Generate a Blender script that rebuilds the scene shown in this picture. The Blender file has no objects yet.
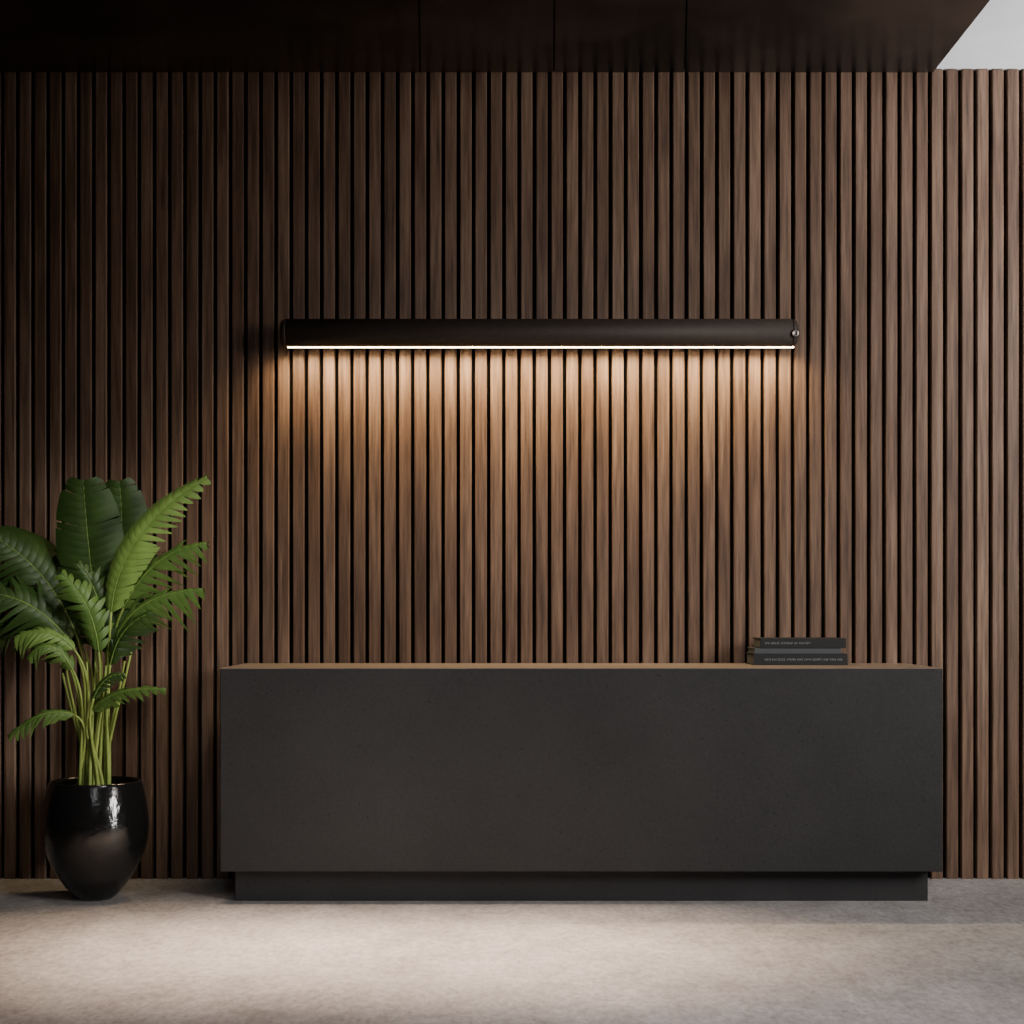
import bpy, math, random
from mathutils import Vector
random.seed(7)
scene = bpy.context.scene
COL = scene.collection

# ------------------------------------------------------------------ helpers
def mesh_obj(name, verts, faces, mats=(), mat_idx=None, smooth=False, parent=None):
    me = bpy.data.meshes.new(name)
    me.from_pydata([tuple(v) for v in verts], [], faces)
    me.validate(); me.update()
    ob = bpy.data.objects.new(name, me)
    COL.objects.link(ob)
    for m in mats: me.materials.append(m)
    if mat_idx:
        for p, i in zip(me.polygons, mat_idx): p.material_index = i
    if smooth:
        for p in me.polygons: p.use_smooth = True
    if parent: ob.parent = parent
    return ob

def box_geo(x0, x1, y0, y1, z0, z1, V, F):
    b = len(V)
    V += [(x0,y0,z0),(x1,y0,z0),(x1,y1,z0),(x0,y1,z0),(x0,y0,z1),(x1,y0,z1),(x1,y1,z1),(x0,y1,z1)]
    F += [(b,b+3,b+2,b+1),(b+4,b+5,b+6,b+7),(b,b+1,b+5,b+4),(b+1,b+2,b+6,b+5),(b+2,b+3,b+7,b+6),(b+3,b,b+4,b+7)]

def box(name, x0, x1, y0, y1, z0, z1, mat, bevel=0, parent=None):
    V, F = [], []
    box_geo(x0,x1,y0,y1,z0,z1,V,F)
    ob = mesh_obj(name, V, F, [mat], parent=parent)
    if bevel:
        m = ob.modifiers.new("bevel", 'BEVEL'); m.width = bevel; m.segments = 3
    return ob

def empty(name, loc):
    e = bpy.data.objects.new(name, None); e.location = loc; e.empty_display_size = .1
    COL.objects.link(e); return e

def new_mat(name, col=(.5,.5,.5), rough=.5, metal=0, spec=.5):
    m = bpy.data.materials.new(name); m.use_nodes = True
    b = m.node_tree.nodes['Principled BSDF']
    b.inputs['Base Color'].default_value = (*col, 1)
    b.inputs['Roughness'].default_value = rough
    b.inputs['Metallic'].default_value = metal
    b.inputs['Specular IOR Level'].default_value = spec
    return m, m.node_tree.nodes, m.node_tree.links, b

def coords(N, L, scale, kind='Object'):
    tc = N.new('ShaderNodeTexCoord'); mp = N.new('ShaderNodeMapping')
    mp.inputs['Scale'].default_value = scale
    L.new(tc.outputs[kind], mp.inputs['Vector']); return mp.outputs['Vector']

def noise(N, L, vec, scale, detail=6, rough=.55):
    n = N.new('ShaderNodeTexNoise')
    n.inputs['Scale'].default_value = scale; n.inputs['Detail'].default_value = detail
    n.inputs['Roughness'].default_value = rough
    L.new(vec, n.inputs['Vector']); return n.outputs['Fac']

def ramp(N, L, fac, stops):
    r = N.new('ShaderNodeValToRGB'); cr = r.color_ramp
    while len(cr.elements) < len(stops): cr.elements.new(.5)
    for e, (p, c) in zip(cr.elements, stops):
        e.position = p; e.color = (*c, 1)
    L.new(fac, r.inputs['Fac']); return r.outputs['Color']

def mixc(N, L, a, b, fac=1.0, mode='MULTIPLY'):
    m = N.new('ShaderNodeMix'); m.data_type = 'RGBA'; m.blend_type = mode
    if isinstance(fac, float): m.inputs[0].default_value = fac
    else: L.new(fac, m.inputs[0])
    L.new(a, m.inputs[6]); L.new(b, m.inputs[7]); return m.outputs[2]

def bump(N, L, b, h, strength, dist):
    bp = N.new('ShaderNodeBump'); bp.inputs['Strength'].default_value = strength
    bp.inputs['Distance'].default_value = dist
    L.new(h, bp.inputs['Height']); L.new(bp.outputs['Normal'], b.inputs['Normal'])

# ------------------------------------------------------------------ materials
PITCH = 0.0775; SLAT = 0.059; X0 = -6.0
# walnut slats
wood, N, L, b = new_mat("walnut_slats", rough=.5, spec=.28)
vec = coords(N, L, (1,1,1))
sx = N.new('ShaderNodeSeparateXYZ'); L.new(vec, sx.inputs[0])
def math_n(op, a, v):
    m = N.new('ShaderNodeMath'); m.operation = op; L.new(a, m.inputs[0])
    if isinstance(v, (int,float)): m.inputs[1].default_value = v
    else: L.new(v, m.inputs[1])
    return m.outputs[0]
idx = math_n('FLOOR', math_n('DIVIDE', math_n('SUBTRACT', sx.outputs['X'], X0-.005), PITCH), 0)
wn = N.new('ShaderNodeTexWhiteNoise'); wn.noise_dimensions = '1D'; L.new(idx, wn.inputs['W'])
cb = N.new('ShaderNodeCombineXYZ')
L.new(sx.outputs['X'], cb.inputs[0]); L.new(math_n('MULTIPLY', idx, 3.17), cb.inputs[1])
L.new(math_n('ADD', math_n('MULTIPLY', sx.outputs['Z'], .045), math_n('MULTIPLY', idx, 1.37)), cb.inputs[2])
grain = noise(N, L, cb.outputs[0], 55, 7, .65)
cb2 = N.new('ShaderNodeCombineXYZ')
L.new(math_n('MULTIPLY', sx.outputs['X'], 8), cb2.inputs[0]); L.new(math_n('MULTIPLY', idx, 5.3), cb2.inputs[1])
L.new(math_n('MULTIPLY', sx.outputs['Z'], .8), cb2.inputs[2])
broad = noise(N, L, cb2.outputs[0], 1.3, 3, .5)
c1 = ramp(N, L, grain, [(.25,(.044,.026,.017)),(.45,(.125,.078,.053)),(.6,(.185,.119,.081)),(.8,(.27,.182,.125))])
c2 = ramp(N, L, broad, [(.3,(.60,.54,.51)),(.65,(1.08,1.08,1.08))])
c3 = ramp(N, L, wn.outputs['Value'], [(0,(.76,.73,.72)),(1,(1.12,1.12,1.12))])
L.new(mixc(N, L, mixc(N, L, c1, c2), c3), b.inputs['Base Color'])
bump(N, L, b, grain, .25, .003)

backing, *_ = new_mat("black_felt_backing", (.003,.003,.003), .95, spec=.1)

# concrete floor
conc, N, L, b = new_mat("pale_concrete", rough=.6, spec=.3)
vec = coords(N, L, (1,1,1))
n1 = noise(N, L, coords(N,L,(.7,.7,1)), 1.1, 9, .62); n2 = noise(N, L, coords(N,L,(1,.5,1)), 34, 8, .75); n3 = noise(N, L, coords(N,L,(1,.7,1)), 6, 8, .7)
ca = ramp(N, L, n1, [(.32,(.38,.36,.36)),(.68,(.58,.56,.555))])
cc = ramp(N, L, n2, [(.32,(.56,.56,.56)),(.60,(1,1,1))])
cd = ramp(N, L, n3, [(.3,(.72,.71,.70)),(.6,(1,1,1))])
L.new(mixc(N, L, mixc(N, L, ca, cc), cd), b.inputs['Base Color'])
bump(N, L, b, n2, .7, .011)

# charcoal stone desk
desk_m, N, L, b = new_mat("charcoal_stone", rough=.62, spec=.28)
vec = coords(N, L, (1,1,1))
n1 = noise(N, L, vec, 2.2, 6); n2 = noise(N, L, vec, 75, 5, .7)
vo = N.new('ShaderNodeTexVoronoi'); vo.inputs['Scale'].default_value = 17; L.new(vec, vo.inputs['Vector'])
pit = ramp(N, L, vo.outputs['Distance'], [(.05,(.42,.42,.42)),(.10,(1,1,1))])
ca = ramp(N, L, n1, [(.3,(.0195,.0195,.0205)),(.7,(.0265,.0265,.0275))])
cc = ramp(N, L, n2, [(.35,(.8,.8,.8)),(.65,(1.1,1.1,1.1))])
L.new(mixc(N, L, mixc(N, L, ca, cc), pit), b.inputs['Base Color'])
bump(N, L, b, n2, .3, .002)

top_m, N, L, b = new_mat("lamplit_stone_top", rough=.4, spec=.5)
n1 = noise(N, L, coords(N, L, (1,4,1)), 6, 6)
L.new(ramp(N, L, n1, [(.3,(.14,.11,.085)),(.7,(.20,.155,.12))]), b.inputs['Base Color'])  # tan base colour paints in the wall lamp's warm light on the top

# ceiling
soff, N, L, b = new_mat("dark_bronze_panel", rough=.32, spec=.45)
n1 = noise(N, L, coords(N, L, (1,1,1)), 1.1, 3)
L.new(ramp(N, L, n1, [(.40,(.004,.004,.004)),(.62,(.030,.021,.016))]), b.inputs['Base Color'])  # reddish brown in the base colour paints in the lit wall's reflected sheen
white_m, N, L, b = new_mat("white_plaster", (.72,.72,.71), .85)
n1 = noise(N, L, coords(N, L, (1,1,1)), 5, 5)
L.new(ramp(N, L, n1, [(.3,(.72,.73,.73)),(.7,(.78,.79,.79))]), b.inputs['Base Color'])

bronze, N, L, b = new_mat("dark_bronze_metal", (.035,.026,.021), .6, metal=.2, spec=.35)
n1 = noise(N, L, coords(N, L, (1,1,1)), 40, 4)
L.new(ramp(N, L, n1, [(.3,(.030,.022,.018)),(.7,(.040,.030,.024))]), b.inputs['Base Color'])
steel, *_ = new_mat("brushed_steel", (.30,.27,.25), .35, metal=.9)
led, N, L, b = new_mat("warm_led", (1,.8,.55), .5)
b.inputs['Emission Color'].default_value = (1,.70,.38,1); b.inputs['Emission Strength'].default_value = 60

potm, N, L, b = new_mat("glossy_black_ceramic", (.006,.006,.006), .14, spec=.6)
n1 = noise(N, L, coords(N, L, (1,1,1)), 20, 5)
bump(N, L, b, n1, .4, .008)
soil, N, L, b = new_mat("dark_soil", (.02,.013,.008), .95)
n1 = noise(N, L, coords(N, L, (1,1,1)), 60, 5); bump(N, L, b, n1, 1, .01)

def leaf_mat(name, lo, hi):
    m, N, L, b = new_mat(name, rough=.48, spec=.3)
    n1 = noise(N, L, coords(N, L, (1,1,1)), 9, 4)
    col = ramp(N, L, n1, [(.3,lo),(.7,hi)])
    L.new(col, b.inputs['Base Color'])
    tr = N.new('ShaderNodeBsdfTranslucent'); L.new(col, tr.inputs['Color'])
    mx = N.new('ShaderNodeMixShader'); mx.inputs[0].default_value = .2
    L.new(b.outputs[0], mx.inputs[1]); L.new(tr.outputs[0], mx.inputs[2])
    L.new(mx.outputs[0], N['Material Output'].inputs['Surface']); return m
leaf_dark = leaf_mat("dark_green_leaf", (.018,.042,.009), (.034,.072,.015))
leaf_mid = leaf_mat("mid_green_leaf", (.048,.098,.019), (.08,.148,.030))
leaf_lite = leaf_mat("fresh_green_leaf", (.09,.16,.033), (.145,.235,.052))
stem_m = leaf_mat("green_stem", (.16,.22,.045), (.26,.33,.08))
rib_m = leaf_mat("pale_midrib", (.10,.17,.035), (.15,.23,.05))

cover, N, L, b = new_mat("black_book_cloth", (.011,.011,.0125), .6, spec=.3)
n1 = noise(N, L, coords(N, L, (1,1,1)), 90, 3); bump(N, L, b, n1, .2, .001)
cover2, *_ = new_mat("slate_book_cloth", (.055,.060,.066), .55, spec=.3)
pages, N, L, b = new_mat("grey_page_block", (.07,.07,.068), .8)
n1 = noise(N, L, coords(N, L, (1,1,120)), 6, 3)
L.new(ramp(N, L, n1, [(.35,(.03,.03,.03)),(.65,(.09,.09,.088))]), b.inputs['Base Color'])
ink, *_ = new_mat("silver_foil", (.24,.26,.28), .5)

# ------------------------------------------------------------------ room
V, F, MI = [], [], []
box_geo(-6, 6.5, .035, .12, 0, 4.13, V, F); MI += [1]*6
x = X0
while x < 6.4:
    r = .004
    xs = [x, x, x+r, x+SLAT-r, x+SLAT, x+SLAT]; ys = [.036, r, 0, 0, r, .036]
    bidx = len(V)
    for z in (0, 4.125):
        V += [(a, c, z) for a, c in zip(xs, ys)]
    for i in range(5): F.append((bidx+i, bidx+i+1, bidx+6+i+1, bidx+6+i)); MI.append(0)
    F.append(tuple(bidx+i for i in reversed(range(6)))); F.append(tuple(bidx+6+i for i in range(6))); MI += [0,0]
    x += PITCH
wall = mesh_obj("wall_back", V, F, [wood, backing], MI)
floor = box("floor", -6, 6.5, -9.5, .12, -.1, 0, conc)
ceil = box("ceiling", -6, 6.5, -1.0, .12, 4.13, 4.3, white_m)
# dropped dark panels with thin seams
V, F, MI = [], [], []
SE = 2.15; ydep = -1.0
seams = [(-6.0,-6.0)]
for px in (420, 554, 685):
    a = (px-512)/196.3
    seams.append((a, a*.885))
seams.append((SE, SE))
g = .004
for (a0,a1),(b0,b1) in zip(seams[:-1], seams[1:]):
    k = len(V)
    for z in (4.110, 4.124):
        V += [(a0+g,0,z),(b0-g,0,z),(b1-g if b0!=SE else SE,ydep,z),(a1+g,ydep,z)]
    F += [(k,k+3,k+2,k+1),(k+4,k+5,k+6,k+7),(k,k+1,k+5,k+4),(k+1,k+2,k+6,k+5),(k+2,k+3,k+7,k+6),(k+3,k,k+4,k+7)]
    MI += [0]*6
box_geo(-6, SE-.01, ydep+.005, 0, 4.124, 4.13, V, F); MI += [1]*6
trim = mesh_obj("trim_1", V, F, [soff, backing], MI)
for o, lab in ((wall,"dark walnut vertical slat wall over black backing"),(floor,"pale polished concrete floor"),
               (ceil,"smooth white plaster ceiling"),(trim,"dark bronze ceiling panels with thin seams")):
    o["kind"] = "structure"; o["label"] = lab; o["category"] = o.name.split('_')[0] if o is not trim else "ceiling panel"

# ------------------------------------------------------------------ reception desk
desk = empty("reception_desk", (.32,-.38,0))
desk["label"] = "long charcoal stone reception desk on a recessed plinth with lamplight painted brown into its top"
desk["category"] = "reception desk"
def rel(o, p):
    o.parent = p; o.location = o.location - p.location
dk = box("body", -1.352, 1.995, -.73, -.02, .156, 1.096, desk_m, .004); rel(dk, desk)
pl = box("plinth", -1.303, 1.957, -.613, -.06, 0, .156, desk_m, .003); rel(pl, desk)
tp = box("countertop", -1.352, 1.995, -.73, -.02, 1.096, 1.10, top_m, .001); rel(tp, desk)
tp["label"] = "thin countertop with warm lamplight painted into its brown"

# ------------------------------------------------------------------ wall lamp
lx0, lx1, ly, lz, R = -1.16, 1.43, -.12, 2.757, .0735
lamp = empty("wall_lamp", (0,0,lz))
lamp["label"] = "long dark bronze tubular wall lamp with glowing warm underside"
lamp["category"] = "wall lamp"
ring = []
cut = -.064
n = 40; a0 = math.asin(cut/R)
for i in range(n+1):
    a = a0 + (math.pi - 2*a0)*i/n
    ring.append((ly+R*math.cos(a), R*math.sin(a)))
def lathe_sections(secs, y0, zc):
    V, F = [], []
    m = len(ring)
    for xx, s in secs:
        for (yy, zz) in ring: V.append((xx, y0+(yy-y0)*s, max(zz*s, cut)))
    for k in range(len(secs)-1):
        for i in range(m):
            j = (i+1) % m
            F.append((k*m+i, k*m+j, (k+1)*m+j, (k+1)*m+i))
    F.append(tuple(range(m))[::-1]); F.append(tuple((len(secs)-1)*m+i for i in range(m)))
    return V, F
V, F = lathe_sections([(lx0+.03,.97),(lx0+.031,1),(lx1-.031,1),(lx1-.03,.97)], ly, lz)
hs = mesh_obj("housing", V, F, [bronze], parent=lamp)
for p in hs.data.polygons: p.use_smooth = len(p.vertices) == 4 and abs(p.normal.z+1) > .01 and abs(p.normal.x) < .5
for s in (0, 1):
    secs = [(.0,.62),(.0015,.72),(.006,.84),(.013,.93),(.022,.985),(.0295,1.005)]
    if s: secs = [(lx1-d, f) for d, f in secs][::-1]
    else: secs = [(lx0+d, f) for d, f in secs]
    V, F = lathe_sections(secs, ly, lz)
    e = mesh_obj("end_cap", V, F, [bronze], parent=lamp, smooth=True)
    e.data.polygons[-1].use_smooth = False; e.data.polygons[-2].use_smooth = False
V, F = [], []
for k,(rr,yy) in enumerate(((.020,-.0),(.020,-.012),(.016,-.016),(.008,-.016),(.006,-.012))):
    for i in range(24):
        a = 2*math.pi*i/24
        V.append((lx1-.022+rr*math.cos(a), ly-R+.006+yy+.002, -.012+rr*math.sin(a)))
for k in range(4):
    for i in range(24):
        j=(i+1)%24; F.append((k*24+i,k*24+j,(k+1)*24+j,(k+1)*24+i))
F.append(tuple(4*24+i for i in range(24)))
sc = mesh_obj("screw", V, F, [bronze, steel], [0]*48+[1]*49, smooth=True, parent=lamp); sc["label"] = "round metal screw cap"
df = box("diffuser", lx0+.03, lx1-.012, ly+.014, ly+.032, cut-.0012, cut-.0003, led, parent=lamp); df["label"]="glowing warm white light strip"
for xx in (-.8, 1.07):
    br = box("bracket", xx-.04, xx+.04, ly+R-.012, -.0005, -.03, .03, bronze, .003, parent=lamp)

# ------------------------------------------------------------------ books
def book(name, x0, x1, y0, y1, z0, z1, cm, label, marks, fy=0):
    e = empty(name, ((x0+x1)/2, (y0+y1)/2, z0))
    hx, hy, h = (x1-x0)/2, (y1-y0)/2, z1-z0
    t = .004
    V, F = [], []
    box_geo(-hx, hx, -hy, hy, 0, t, V, F); box_geo(-hx, hx, -hy, hy, h-t, h, V, F)
    box_geo(-hx, hx, -hy-.001, -hy+t, 0, h, V, F)
    c = mesh_obj("cover", V, F, [cm], parent=e)
    m = c.modifiers.new("bevel",'BEVEL'); m.width=.0012; m.segments=2
    box("pages", -hx+.006, hx-.006, -hy+t, hy-.006, t, h-t, pages, parent=e)
    if marks:
        V, F = [], []
        xx = -hx + marks[0]*2*hx; zc = h*.5
        while xx < -hx + marks[1]*2*hx:
            for _ in range(random.randint(3,8)):
                w = random.choice((.004,.006,.0075)); hh = marks[2]*random.choice((1,1,.75))
                box_geo(xx, xx+.0014, -hy-.0018, -hy-.0008, zc-hh/2, zc+hh/2, V, F)
                for q in random.sample((-.42,0,.42), 2):
                    box_geo(xx, xx+w*.8, -hy-.0018, -hy-.0008, zc+q*hh-.0007, zc+q*hh+.0007, V, F)
                xx += w+.0015
            xx += .005
        o = mesh_obj("spine_lettering", V, F, [ink], parent=e); o["label"]="worn illegible silver spine lettering"
    e["label"] = label; e["category"] = "book"; e["group"] = "stacked books on the desk"
    return e
book("book", 1.180, 1.640, -.33, -.07, 1.1005, 1.155, cover, "thick black hardcover book lying at the bottom of the desk stack", (.12,.93,.010))
book("book", 1.186, 1.610, -.322, -.08, 1.1555, 1.183, cover2, "thin slate grey hardcover book in the middle of the stack", None)
book("book", 1.212, 1.632, -.328, -.08, 1.1835, 1.232, cover, "black hardcover book lying on top of the desk stack", (.06,.55,.010))

# ------------------------------------------------------------------ potted plant
plant = empty("potted_plant", (-1.975,-.555,0))
plant["label"] = "leafy green tropical plant in a glossy black rounded pot"
plant["category"] = "potted plant"
prof = [(0,0),(.072,0),(.086,.006),(.110,.028),(.148,.074),(.190,.136),(.224,.205),(.243,.27),(.250,.335),(.247,.395),(.238,.46),(.226,.518),(.217,.548),(.212,.560),(.204,.562),(.197,.555),(.200,.525),(.20,.50),(0,.50)]
V, F = [], []; M = 64
for r, z in prof:
    for i in range(M):
        a = 2*math.pi*i/M; V.append((max(r,.0005)*math.cos(a), max(r,.0005)*math.sin(a), z))
for k in range(len(prof)-1):
    for i in range(M):
        j=(i+1)%M; F.append((k*M+i,k*M+j,(k+1)*M+j,(k+1)*M+i))
pot = mesh_obj("pot", V, F, [potm], smooth=True, parent=plant); pot["label"]="glossy black rounded ceramic pot"
s = pot.modifiers.new("sub",'SUBSURF'); s.levels=1; s.render_levels=2
V, F = [(0,0,.545)], []
for k in range(1,7):
    for i in range(40):
        a=2*math.pi*i/40; r=.196*k/6
        V.append((r*math.cos(a), r*math.sin(a), .542-.02*(k/6)**2+random.uniform(-.004,.004)))
for i in range(40):
    j=(i+1)%40; F.append((0,1+i,1+j))
    for k in range(5): F.append((1+k*40+i,1+(k+1)*40+i,1+(k+1)*40+j,1+k*40+j))
so = mesh_obj("soil", V, F, [soil], smooth=True, parent=plant)

U = .00476
def Lp(u, v, d): return Vector(((u-96)*U, d, (901-v)*U))
def bez(P, t):
    a,b_,c,d = P; s = 1-t
    return a*s**3 + b_*3*s*s*t + c*3*s*t*t + d*t**3
def btan(P, t):
    a,b_,c,d = P; s = 1-t
    return ((b_-a)*3*s*s + (c-b_)*6*s*t + (d-c)*3*t*t).normalized()
def tube(P, r0, r1, V, F, n=14, m=8):
    b0 = len(V)
    for k in range(n+1):
        t = k/n; c = bez(P,t); T = btan(P,t); A = T.cross(Vector((0,1,0)))
        if A.length < .01: A = T.cross(Vector((1,0,0)))
        A.normalize(); B = T.cross(A); r = r0+(r1-r0)*t
        for i in range(m):
            a = 2*math.pi*i/m; V.append(c + A*r*math.cos(a) + B*r*math.sin(a))
    for k in range(n):
        for i in range(m):
            j=(i+1)%m; F.append((b0+k*m+i,b0+k*m+j,b0+(k+1)*m+j,b0+(k+1)*m+i))
    F.append(tuple(b0+n*m+i for i in range(m)))

def stem(P, r0=.011, r1=.006, label=None):
    V, F = [], []; tube(P, r0, r1, V, F)
    o = mesh_obj("stem", V, F, [stem_m], smooth=True, parent=plant); return o

def leaf(P, width, nrm=(0,-1,.15), nl=16, split=0.0, droop=.25, fwd=.55, mat=None, wl=1.0, wr=1.0, fold=.2, splitf=None, pw=.55, ex=.85):
    mat = mat or leaf_dark
    nrm = Vector(nrm).normalized()
    V, F, MI = [], [], []
    NS = 8
    def prof_w(t): return max(0, math.sin(math.pi*min(.998,(.04+.945*t))**ex))**pw
    for side, wf in ((-1, wl), (1, wr)):
        for i in range(nl):
            t0, t1 = i/nl, (i+1)/nl
            tm = (t0+t1)/2
            sp = split if splitf is None else splitf(tm, side)
            sp = max(0, min(1, sp))
            dr = droop*(1+ (random.uniform(-.6,.9)*sp)); fw = fwd*(1+random.uniform(-.25,.25)*sp)
            wv = width*wf*prof_w(tm)*(1+random.uniform(-.22,.10)*sp)
            b0 = len(V)
            for k in range(NS+1):
                s_ = k/NS
                for q, tt in enumerate((t0, tm, t1)):
                    c = bez(P, tt); T = btan(P, tt)
                    S = T.cross(nrm).normalized()*side; Nn = S.cross(T).normalized()
                    if Nn.dot(nrm) < 0: Nn = -Nn
                    ww = wv if sp > .05 else width*wf*prof_w(tt)
                    off = S*ww*s_*(1-.1*fwd) + T*ww*fw*(s_**1.4) + Nn*(ww*(fold*s_ - (dr+fold)*s_*s_))
                    off.z -= dr*ww*.5*s_**2.2
                    if q == 1:
                        c = c + Nn*.0035*math.sin(math.pi*min(1,s_+.2))
                    V.append(c+off)
                if sp > .05:
                    squeeze = 1 - sp*(.26*s_ + .74*s_**3.6)*.98
                    if s_ < .15: squeeze = 1
                    m_ = V[-2]
                    V[-3] = m_ + (V[-3]-m_)*squeeze; V[-1] = m_ + (V[-1]-m_)*squeeze
            for k in range(NS):
                for q in range(2):
                    a = b0+k*3+q
                    F.append((a,a+1,a+4,a+3)); MI.append(0)
    nb = len(F)
    tube(P, .0055, .0015, V, F, 16, 6)
    MI += [1]*(len(F)-nb)
    return mesh_obj("leaf", V, F, [mat, rib_m], MI, smooth=True, parent=plant)

Y = 792  # stems rooted in the soil
def add(stem0, P, **kw):
    P = [Lp(*p) for p in P]
    T = (P[1]-P[0]).normalized()
    s0 = Lp(*stem0); ln = (P[0]-s0).length
    mid = s0 + Vector(((P[0]-s0).x*.15, (P[0]-s0).y*.2, ln*.4))
    stem([s0, mid, P[0]-T*ln*.3, P[0]+T*.004], .0095, .0055)
    return leaf(P, **kw)

# tall broad upright leaves, overlapping
o = add((98,Y,0), [(98,640,.03),(92,600,.05),(84,540,.05),(84,484,.0)], width=.165, nl=22, splitf=lambda t,s: .85 if (t<.35) else (.35 if int(t*22)%5==0 else .04), droop=.15, fwd=.35, wl=1.0, wr=1.05, pw=.36, ex=1.15)
o["label"]="broad dark green upright leaf"
o = add((104,Y,.02), [(108,640,.06),(112,595,.08),(123,540,.08),(117,484,.05)], width=.14, nl=22, splitf=lambda t,s: .85 if t<.25 else (.35 if int(t*22)%6==2 else .04), droop=.15, fwd=.35, pw=.36, ex=1.15)
o["label"]="broad dark green upright leaf"
# bright upper leaf
add((108,Y,-.04), [(118,616,-.12),(124,565,-.16),(152,520,-.16),(212,484,-.12)], width=.115, nl=20, splitf=lambda t,s: .85 if (s>0 and t>.45) else .12, droop=.25, fwd=.7, mat=leaf_lite, nrm=(-.25,-1,.2), wl=.75)
add((110,Y,-.01), [(126,612,-.05),(146,572,-.08),(174,552,-.1),(210,548,-.1)], width=.11, nl=12, split=.95, droop=.6, fwd=.9, mat=leaf_mid, nrm=(.2,-.8,.6), fold=.1)
add((112,Y,-.06), [(122,640,-.1),(138,608,-.14),(168,596,-.16),(209,593,-.16)], width=.105, nl=12, split=.95, droop=.8, fwd=.9, mat=leaf_mid, nrm=(.1,-.8,.6), fold=.1)
# big dark leaves at the wall side
add((86,Y,.02), [(74,640,.05),(55,592,.08),(25,560,.08),(-8,540,.05)], width=.20, nl=16, splitf=lambda t,s:.75 if s<0 and t>.3 else .05, droop=.35, fwd=.6, nrm=(.1,-.9,.5), pw=.45)
add((84,Y,-.02), [(72,645,-.03),(45,606,-.06),(12,594,-.08),(-24,596,-.08)], width=.17, nl=14, split=.9, droop=.5, fwd=.7, nrm=(0,-.9,.5))
add((84,Y,.08), [(76,650,.12),(58,620,.14),(30,610,.14),(0,628,.12)], width=.15, nl=13, split=.85, droop=.5, fwd=.7, nrm=(0,-.9,.5))
add((82,Y,.0), [(66,662,.0),(42,622,.0),(15,612,.0),(-14,640,.0)], width=.11, nl=11, split=.9, droop=.7, fwd=.8, nrm=(0,-.8,.6))
add((88,Y,-.08), [(84,652,-.16),(70,632,-.2),(50,630,-.22),(30,640,-.22)], width=.085, nl=10, split=.9, droop=.7, fwd=.8, mat=leaf_lite, nrm=(0,-.8,.6))
add((86,Y,-.09), [(84,672,-.18),(72,644,-.22),(58,642,-.24),(44,660,-.24)], width=.07, nl=9, split=.9, droop=.6, fwd=.8, mat=leaf_mid, nrm=(0,-.8,.6))
# centre fingers
add((96,Y,-.06), [(106,655,-.12),(104,620,-.16),(94,598,-.16),(70,578,-.14)], width=.11, nl=11, split=.95, droop=.5, fwd=.8, mat=leaf_mid, nrm=(0,-.9,.4))
add((100,Y,-.03), [(110,655,-.06),(108,615,-.08),(104,590,-.1),(84,568,-.1)], width=.10, nl=12, split=.9, droop=.5, fwd=.8, nrm=(0,-.9,.4))
add((98,Y,-.0), [(112,660,-.03),(114,625,-.04),(118,590,-.05),(134,560,-.05)], width=.10, nl=14, split=.5, droop=.3, fwd=.6)
add((94,Y,.03), [(90,650,.1),(84,610,.14),(74,575,.14),(56,550,.12)], width=.13, nl=16, split=.4, droop=.3, fwd=.6)
add((102,Y,-.05), [(116,668,-.1),(124,640,-.15),(138,624,-.17),(160,616,-.17)], width=.075, nl=9, split=.9, droop=.6, fwd=.8, nrm=(0,-.8,.6))
add((102,Y,.05), [(106,665,.08),(112,640,.1),(130,612,.12),(150,600,.12)], width=.11, nl=12, split=.6, droop=.4, fwd=.7, nrm=(0,-.9,.4))
# low leaves
add((84,Y,-.08), [(84,716,-.16),(62,706,-.2),(42,720,-.22),(24,736,-.22)], width=.052, nl=10, splitf=lambda t,s:.85 if t>.3 else .2, droop=.5, fwd=.9, mat=leaf_mid, nrm=(0,-.8,.6))
add((108,Y,-.08), [(102,712,-.16),(118,692,-.2),(146,688,-.22),(176,690,-.22)], width=.052, nl=10, splitf=lambda t,s:.9 if t>.25 else .2, droop=.5, fwd=.9, mat=leaf_mid, nrm=(0,-.8,.6))
add((104,Y,-.1), [(104,700,-.18),(112,682,-.2),(122,674,-.2),(136,676,-.2)], width=.04, nl=8, split=.5, droop=.4, fwd=.8, mat=leaf_dark, nrm=(0,-.8,.6))
# bare inner stems
for u0,u1,v1,d0,d1 in ((90,70,668,-.05,-.06),(92,86,660,.05,.02),(100,112,668,-.1,-.1),(104,126,664,0,-.02),(97,99,650,-.12,-.05),(88,62,676,-.02,.02),(106,134,655,-.03,-.05),(94,92,664,-.1,-.08)):
    a = Lp(u0,Y,d0); c = Lp(u1,v1,d1); stem([a, a+Vector((0,0,.2)), c+Vector(((a-c).x*.3,0,-.2)), c], .010, .005)

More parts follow.
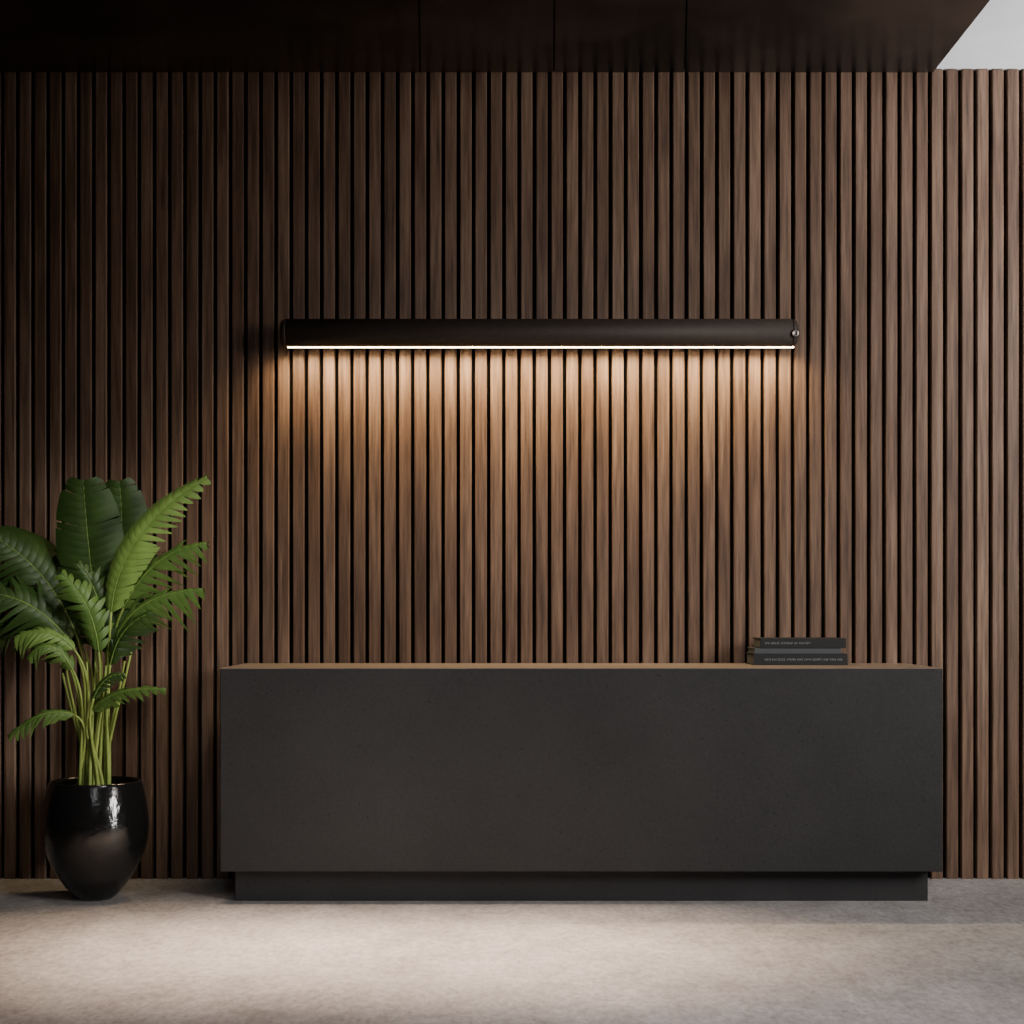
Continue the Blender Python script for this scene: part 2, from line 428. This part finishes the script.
# ------------------------------------------------------------------ lights
def area(name, loc, target, sx_, sy_, power, col, spread=180):
    l = bpy.data.lights.new(name, 'AREA'); l.shape='RECTANGLE'; l.size=sx_; l.size_y=sy_
    l.energy=power; l.color=col; l.spread=math.radians(spread)
    o = bpy.data.objects.new(name, l); COL.objects.link(o); o.location=loc
    o.rotation_euler = (Vector(target)-Vector(loc)).to_track_quat('-Z','Y').to_euler()
    return o
area("skylight_lamp", (-.5,-1.7,4.8), (-.5,-1.7,0), 2.5, .4, 52, (1,.74,.55), 28)  # added unseen source; lays the warm bounce of the wall lamp on the floor
area("daylight_lamp", (6.0,-5.0,3.4), (2.7,0,2.0), .9, 2.8, 98, (1,.93,.86), 76)
area("floor_daylight_lamp", (1.0,-3.6,4.8), (1.0,-3.6,0), 4.5, 1.6, 24, (.95,.92,1), 60)
area("corner_uplight", (5.2,-2.2,1.2), (3.0,-.4,4.13), .8, .8, 42, (.94,.95,1), 60)  # unseen light added to brighten the white ceiling corner
area("fill_lamp", (.2,-7,3.5), (.9,0,.6), 2, 2, 13, (.97,.97,1), 50)
area("plant_helper_light", (-.5,-2.6,2.9), (-1.95,-.6,1.45), .35, .35, 3.3, (1,.95,.86), 36)  # added only to lift the foliage; no fixture of the room
area("side_window_lamp", (3.9,-4.7,1.7), (-1.9,-.6,.6), .35, 2.4, 7, (1,.98,.95), 24)  # tall unseen source added so the pot reflects a bright streak
# wall washer strip set in the lamp's underside
area("lamp_wash", (.135,-.112,2.6895), (.135,-.055,2.3), 2.58, .03, 39, (1,.74,.42), 140)
w = bpy.data.worlds.new("World"); scene.world = w; w.use_nodes = True
w.node_tree.nodes['Background'].inputs[0].default_value = (.68,.68,.74,1)
w.node_tree.nodes['Background'].inputs[1].default_value = .018

# ------------------------------------------------------------------ camera
cam = bpy.data.cameras.new("camera"); co = bpy.data.objects.new("camera", cam); COL.objects.link(co)
co.location = (0,-8,1.35); co.rotation_euler = (math.radians(90),0,0)
cam.sensor_width = 36; cam.lens = 1570/1024*36; cam.shift_y = 102/1024
scene.camera = co
